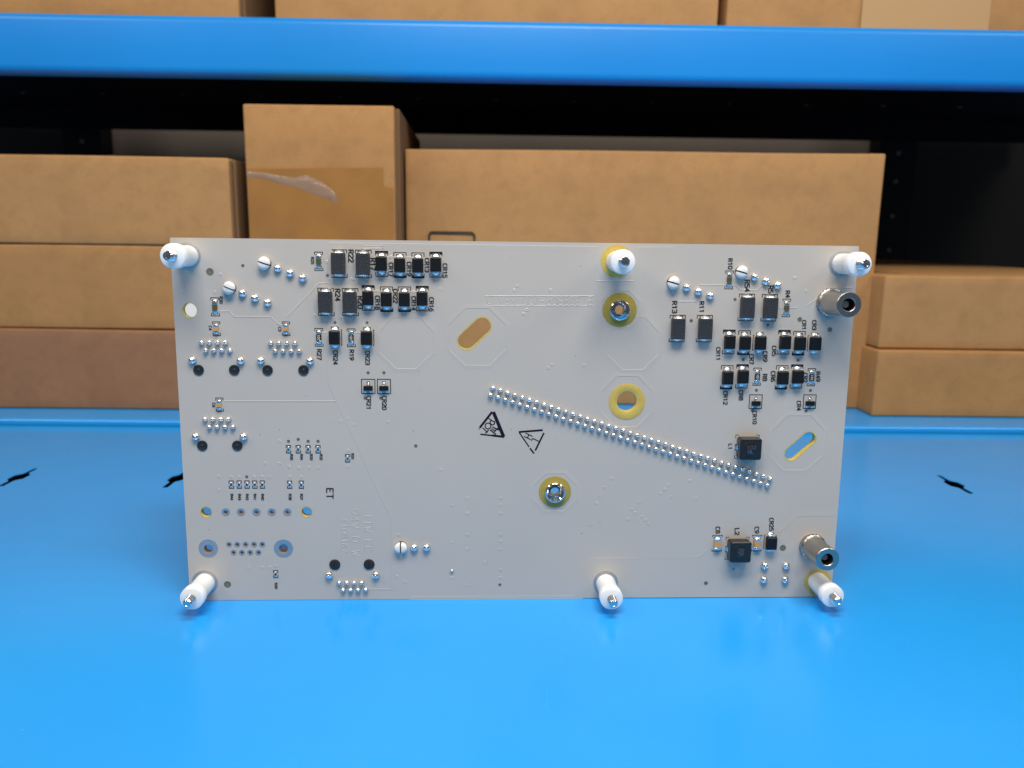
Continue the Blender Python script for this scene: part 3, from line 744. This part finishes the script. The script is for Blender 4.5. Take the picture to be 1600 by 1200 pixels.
for p0, p1, n in D['header']:
    hp += [(p0[0] + (p1[0] - p0[0]) * k / (n - 1), p0[1] + (p1[1] - p0[1]) * k / (n - 1)) for k in range(n)]
spread(proto('header_pin', lambda b: lathe(b, dome(.86, 1.35, .30), 20), M['solder'], 60), hp)

# split locating pegs
def split_peg(name, R, hgt, gap, ang, m, u, v, dome_h):
    b = bmesh.new()
    for s in (0, 1):
        a0 = math.radians(ang) + s * math.pi
        ox, oy = -math.sin(a0) * -gap / 2, math.cos(a0) * gap / 2
        ox = -math.sin(a0) * gap / 2
        prof = [(R * .93, 0), (R, hgt * .45), (R * .97, hgt * .7), (R * .8, hgt * .7 + dome_h * .6), (R * .5, hgt * .7 + dome_h * .9), (0, hgt * .7 + dome_h)]
        lathe(b, prof, 16, ox, oy, 0, a0, a0 + math.pi)
        face = []
        for sgn, seq in ((1, prof), (-1, prof[:-1][::-1])):
            for r, n in seq:
                face.append(b.verts.new(B(ox + sgn * r * math.cos(a0), oy + sgn * r * math.sin(a0), n)))
        b.faces.new(face)
    ring = ring_part('peg_hole', u, v, [(R * 1.12, -.01), (R * 1.12, .03), (0, .03)], [M['bronze']], 0, 24)
    o = obj(name, b, m, ring, smooth=50)
    return ring
for u, v, a in D['wpegs']:
    split_peg('locating_peg', 1.9, 1.9, .5, a, M['peg_white'], u, v, .7)
for u, v, a in D['bpegs']:
    if a is None:
        r = ring_part('peg_hole', u, v, [(1.68, -.01), (1.68, .28), (1.5, .34), (1.15, .22), (.45, .2), (.2, .42), (0, .42)], [M['peg_black']], 0, 7 * 3)
        for k in range(3):
            b = bmesh.new()
            flat_stroke(b, [(-1.15 * math.cos(k * 1.05), -1.15 * math.sin(k * 1.05)), (1.15 * math.cos(k * 1.05), 1.15 * math.sin(k * 1.05))], .16, .30 + .01 * k, 0, ends=False)
            obj('moulded_rib', b, M['resin'], r)
    else:
        split_peg('locating_peg', 1.68, .5, .24, a, M['peg_black'], u, v, .15)

# ---- surface-mount parts
def terminal(parent, v, s, pw, pl, ru, rv, rn, lead=None):
    """tinned pad, solder fillet and, for moulded bodies, the folded lead; s = +1 at the top end"""
    b = bmesh.new()
    bbox_n(b, -pw / 2, pw / 2, v if s > 0 else v - pl, v + pl if s > 0 else v, -.01, .05, 0)
    blob(b, 0, v, .03, ru, rv, rn)
    if lead:
        lw, ll, ln = lead
        bbox_n(b, -lw / 2, lw / 2, v - .4 if s > 0 else v - ll, v + ll if s > 0 else v + .4, .1, ln, .16)
    return obj('terminal', b, M['lead'], parent, smooth=45)

def make_power_resistor():
    b = bmesh.new()
    loft(b, [(.15, 2.1, 3.3, .1), (1.2, 2.25, 3.45, .12), (2.25, 2.15, 3.35, .15), (2.35, 2.05, 3.25, .2)])
    o = obj('power_resistor', b, M['resin'], board, smooth=25)
    for s in (1, -1):
        terminal(o, 3.2 * s, s, 3.6, 1.05, 1.75, 1.15, 2.0, (3.0, .40, 1.3))
    return o
def make_diode():
    b = bmesh.new()
    loft(b, [(.1, 1.62, 2.05, .08), (1.15, 1.8, 2.25, .08), (1.25, 1.8, 2.25, .08), (2.2, 1.62, 2.07, .1), (2.3, 1.52, 1.97, .1)])
    o = obj('diode', b, M['epoxy'], board, smooth=25)
    for s in (1, -1):
        terminal(o, 2.15 * s, s, 2.5, 1.4, 1.2, 1.35, .8, (2.1, .60, 1.35))
    return o
def make_chip(name, w, l, t, cap, body, fil, pad, marking=None):
    b = bmesh.new()
    bbox_n(b, -w / 2, w / 2, -l / 2 + cap, l / 2 - cap, .04, t, 0)
    ms = [body]
    if marking:
        ms = [body, M['white_ink'], M['solder']]
        for ln in glyph_lines(marking, (-.02, .86), (0, -1), (1, 0), .115):
            flat_stroke(b, ln, .14, t + .012, 1)
    o = obj(name, b, ms, board)
    for s in (1, -1):
        q = bmesh.new()
        v0, v1 = sorted((s * (l / 2 - cap), s * l / 2))
        bbox_n(q, -w / 2, w / 2, v0 + .005, v1, .02, t + .02, .07)
        blob(q, 0, s * (l / 2 - .05), .02, w * .5, fil, t * .85)
        bbox_n(q, -pad / 2, pad / 2, min(s * (l / 2 - .2), s * (l / 2 + fil)), max(s * (l / 2 - .2), s * (l / 2 + fil)), -.01, .04, 0)
        obj('terminal', q, M['solder'], o, smooth=45)
    return o
def place(maker, pts):
    p = maker()
    for i, q in enumerate(pts):
        c = p if i == 0 else copy_tree(p, board)
        c.location = B(q[0], q[1], 0)
place(make_power_resistor, D['bigres'])
place(make_diode, D['dio'] + D['dioside'])
place(lambda: make_chip('chip_resistor', 1.55, 3.2, .55, .5, M['glassblack'], .75, 1.8, '101'), D['chipres'])
place(lambda: make_chip('chip_resistor', 1.55, 3.1, .5, .75, M['olive'], .8, 1.8), D['oliveres'])
place(lambda: make_chip('chip_capacitor', 1.45, 2.3, .95, .5, M['orange'], .65, 1.6), D['chipcap'])
place(lambda: make_chip('chip_capacitor', 2.35, 3.6, 1.3, .55, M['orange'], .75, 2.7), D['bigcap'])
place(lambda: make_chip('chip_resistor', .62, 1.15, .35, .28, M['green'], .5, .8), D['tiny'])
place(lambda: make_chip('chip_resistor', .62, 1.0, .32, .25, M['glassblack'], .42, .75), D['tiny2'])

def make_sot():
    b = bmesh.new()
    loft(b, [(.1, 1.4, .68, .05), (.6, 1.52, .8, .05), (1.1, 1.42, .7, .05)])
    o = obj('transistor', b, M['epoxy'], board, smooth=25)
    for x, s in ((0, 1), (-.95, -1), (.95, -1)):
        q = bmesh.new()
        a0, a1 = sorted((s * .62, s * 1.2))
        bbox_n(q, x - .32, x + .32, a0, a1, .1, .85, .08)
        blob(q, x, s * 1.25, 0, .42, .62 if s > 0 else .5, .42)
        a0, a1 = sorted((s * .8, s * (2.25 if s > 0 else 1.6)))
        bbox_n(q, x - .5, x + .5, a0, a1, -.01, .05)
        obj('terminal', q, M['solder'], o, smooth=45)
    return o
place(make_sot, [(u, v - .5) for u, v, a, b in D['sot']])

for (u, v, a, bb), marks in zip(D['ind'], ((('103', .75), ('NL', -.75)), (('2R', .75), ('7P', -.75)))):
    b = bmesh.new()
    T = 4.1
    loft(b, [(.2, 3.55, 3.55, .5), (1.0, 3.65, 3.65, .5), (T - .25, 3.65, 3.65, .5), (T, 3.4, 3.4, .5)], cap=False)
    # top plate with the round drum core let into it
    sq = [B(x, y, T) for x, y in ((2.9, -3.4), (3.4, -2.9), (3.4, 2.9), (2.9, 3.4), (-2.9, 3.4), (-3.4, 2.9), (-3.4, -2.9), (-2.9, -3.4))]
    ring = circle(0, 0, 2.55, 32)
    vs = [b.verts.new(q) for q in sq]
    b.faces.new(vs)
    lathe(b, [(2.8, T + .012), (2.56, T + .014)], 32, mi=2)
    lathe(b, [(2.55, T + .02), (2.5, T + .12), (2.4, T + .16), (0, T + .16)], 32)
    for k in range(4):
        an = math.pi / 4 + k * math.pi / 2
        lathe(b, [(.48, T + .01), (0, T + .012)], 6, 2.75 * math.cos(an), 2.75 * math.sin(an), 2)
    for t, dv in marks:
        un = .2
        wd = un * (4 * len(t) + 1.6 * (len(t) - 1))
        for ln in glyph_lines(t, (-wd / 2, dv), (1, 0), (0, 1), un):
            flat_stroke(b, ln, .16, T + .18, 1)
    o = obj('inductor', b, [M['ferrite'], M['ferrite_ink'], M['hole']], board, B(u, v, 0), smooth=25)
    for s in (1, -1):
        q = bmesh.new()
        x0, x1 = sorted((s * 3.4, s * 4.25))
        bbox_n(q, x0, x1, -1.0, 1.0, .02, .22, .05)
        x0, x1 = sorted((s * 3.5, s * 3.75))
        bbox_n(q, x0, x1, -.9, .9, .2, 1.7, .05)
        obj('terminal', q, M['solder'], o, smooth=45)

# standoffs: nylon post with flared collar and threaded stud
def make_standoff():
    b = bmesh.new()
    lathe(b, [(3.3, .1), (3.3, 8.9), (3.42, 9.1), (3.75, 9.35), (3.8, 9.6), (3.8, 12.5), (3.68, 12.75), (3.4, 12.84), (1.4, 12.84)], 40)
    o = obj('standoff', b, M['nylon'], board, smooth=40)
    q = bmesh.new()
    prof = [(1.45, 12.5)]
    n = 12.9
    while n < 16.2:
        prof += [(1.42, n), (1.5, n + .06), (1.5, n + .16), (1.40, n + .24)]
        n += .45
    prof += [(1.42, 16.5), (1.1, 16.9), (.75, 16.95), (.7, 16.7), (0, 16.6)]
    lathe(q, prof, 28)
    obj('stud', q, M['stud'], o, smooth=40)
    return o
place(make_standoff, D['stand'])

# knurled metal sockets
for i, (u, v, L) in enumerate(D['barrel']):
    b = bmesh.new()
    seg = 44
    rings = []
    for n, r, kn in ((0, 4.35, 0), (.25, 4.45, .13), (1.5, 4.45, .13), (1.7, 4.2, 0)):
        rings.append([b.verts.new(B((r + (kn if k % 2 else -kn)) * math.cos(2 * math.pi * k / seg), (r + (kn if k % 2 else -kn)) * math.sin(2 * math.pi * k / seg), n)) for k in range(seg)])
    for A, C in zip(rings, rings[1:]):
        for k in range(seg):
            b.faces.new((A[k], A[(k + 1) % seg], C[(k + 1) % seg], C[k]))
    lathe(b, [(4.25, 1.65), (3.95, 2.0), (3.85, 2.3), (3.85, L - 1.6), (3.95, L - 1.5), (3.98, L - .2), (3.8, L), (2.15, L), (2.0, L - .15), (2.0, L - 5.5)], 44, mi=[0, 0, 0, 0, 0, 0, 0, 0, 0])
    lathe(b, [(2.0, L - 5.5), (0, L - 5.5)], 44, mi=1)
    o = obj('metal_socket', b, [M['nickel'], M['hole']], board, B(u, v, 0), smooth=30)
    q = bmesh.new()
    lathe(q, [(1.25, L - 5.4), (1.2, L - 2.6), (1.0, L - 2.2), (0, L - 2.15)], 24)
    obj('contact', q, M['nickel'] if i == 0 else M['dull_tin'], o, smooth=40)

# white connector body on the far side, seen through the hole near the left edge
b = bmesh.new()
bbox_n(b, -7, 20, 62, 109, -TH - 40, -TH - 22, .6)
bbox_n(b, 2.5, 20, 62, 72, -TH - 21.9, -TH - .2, .4)
obj('rear_connector', b, M['peg_white'], board)
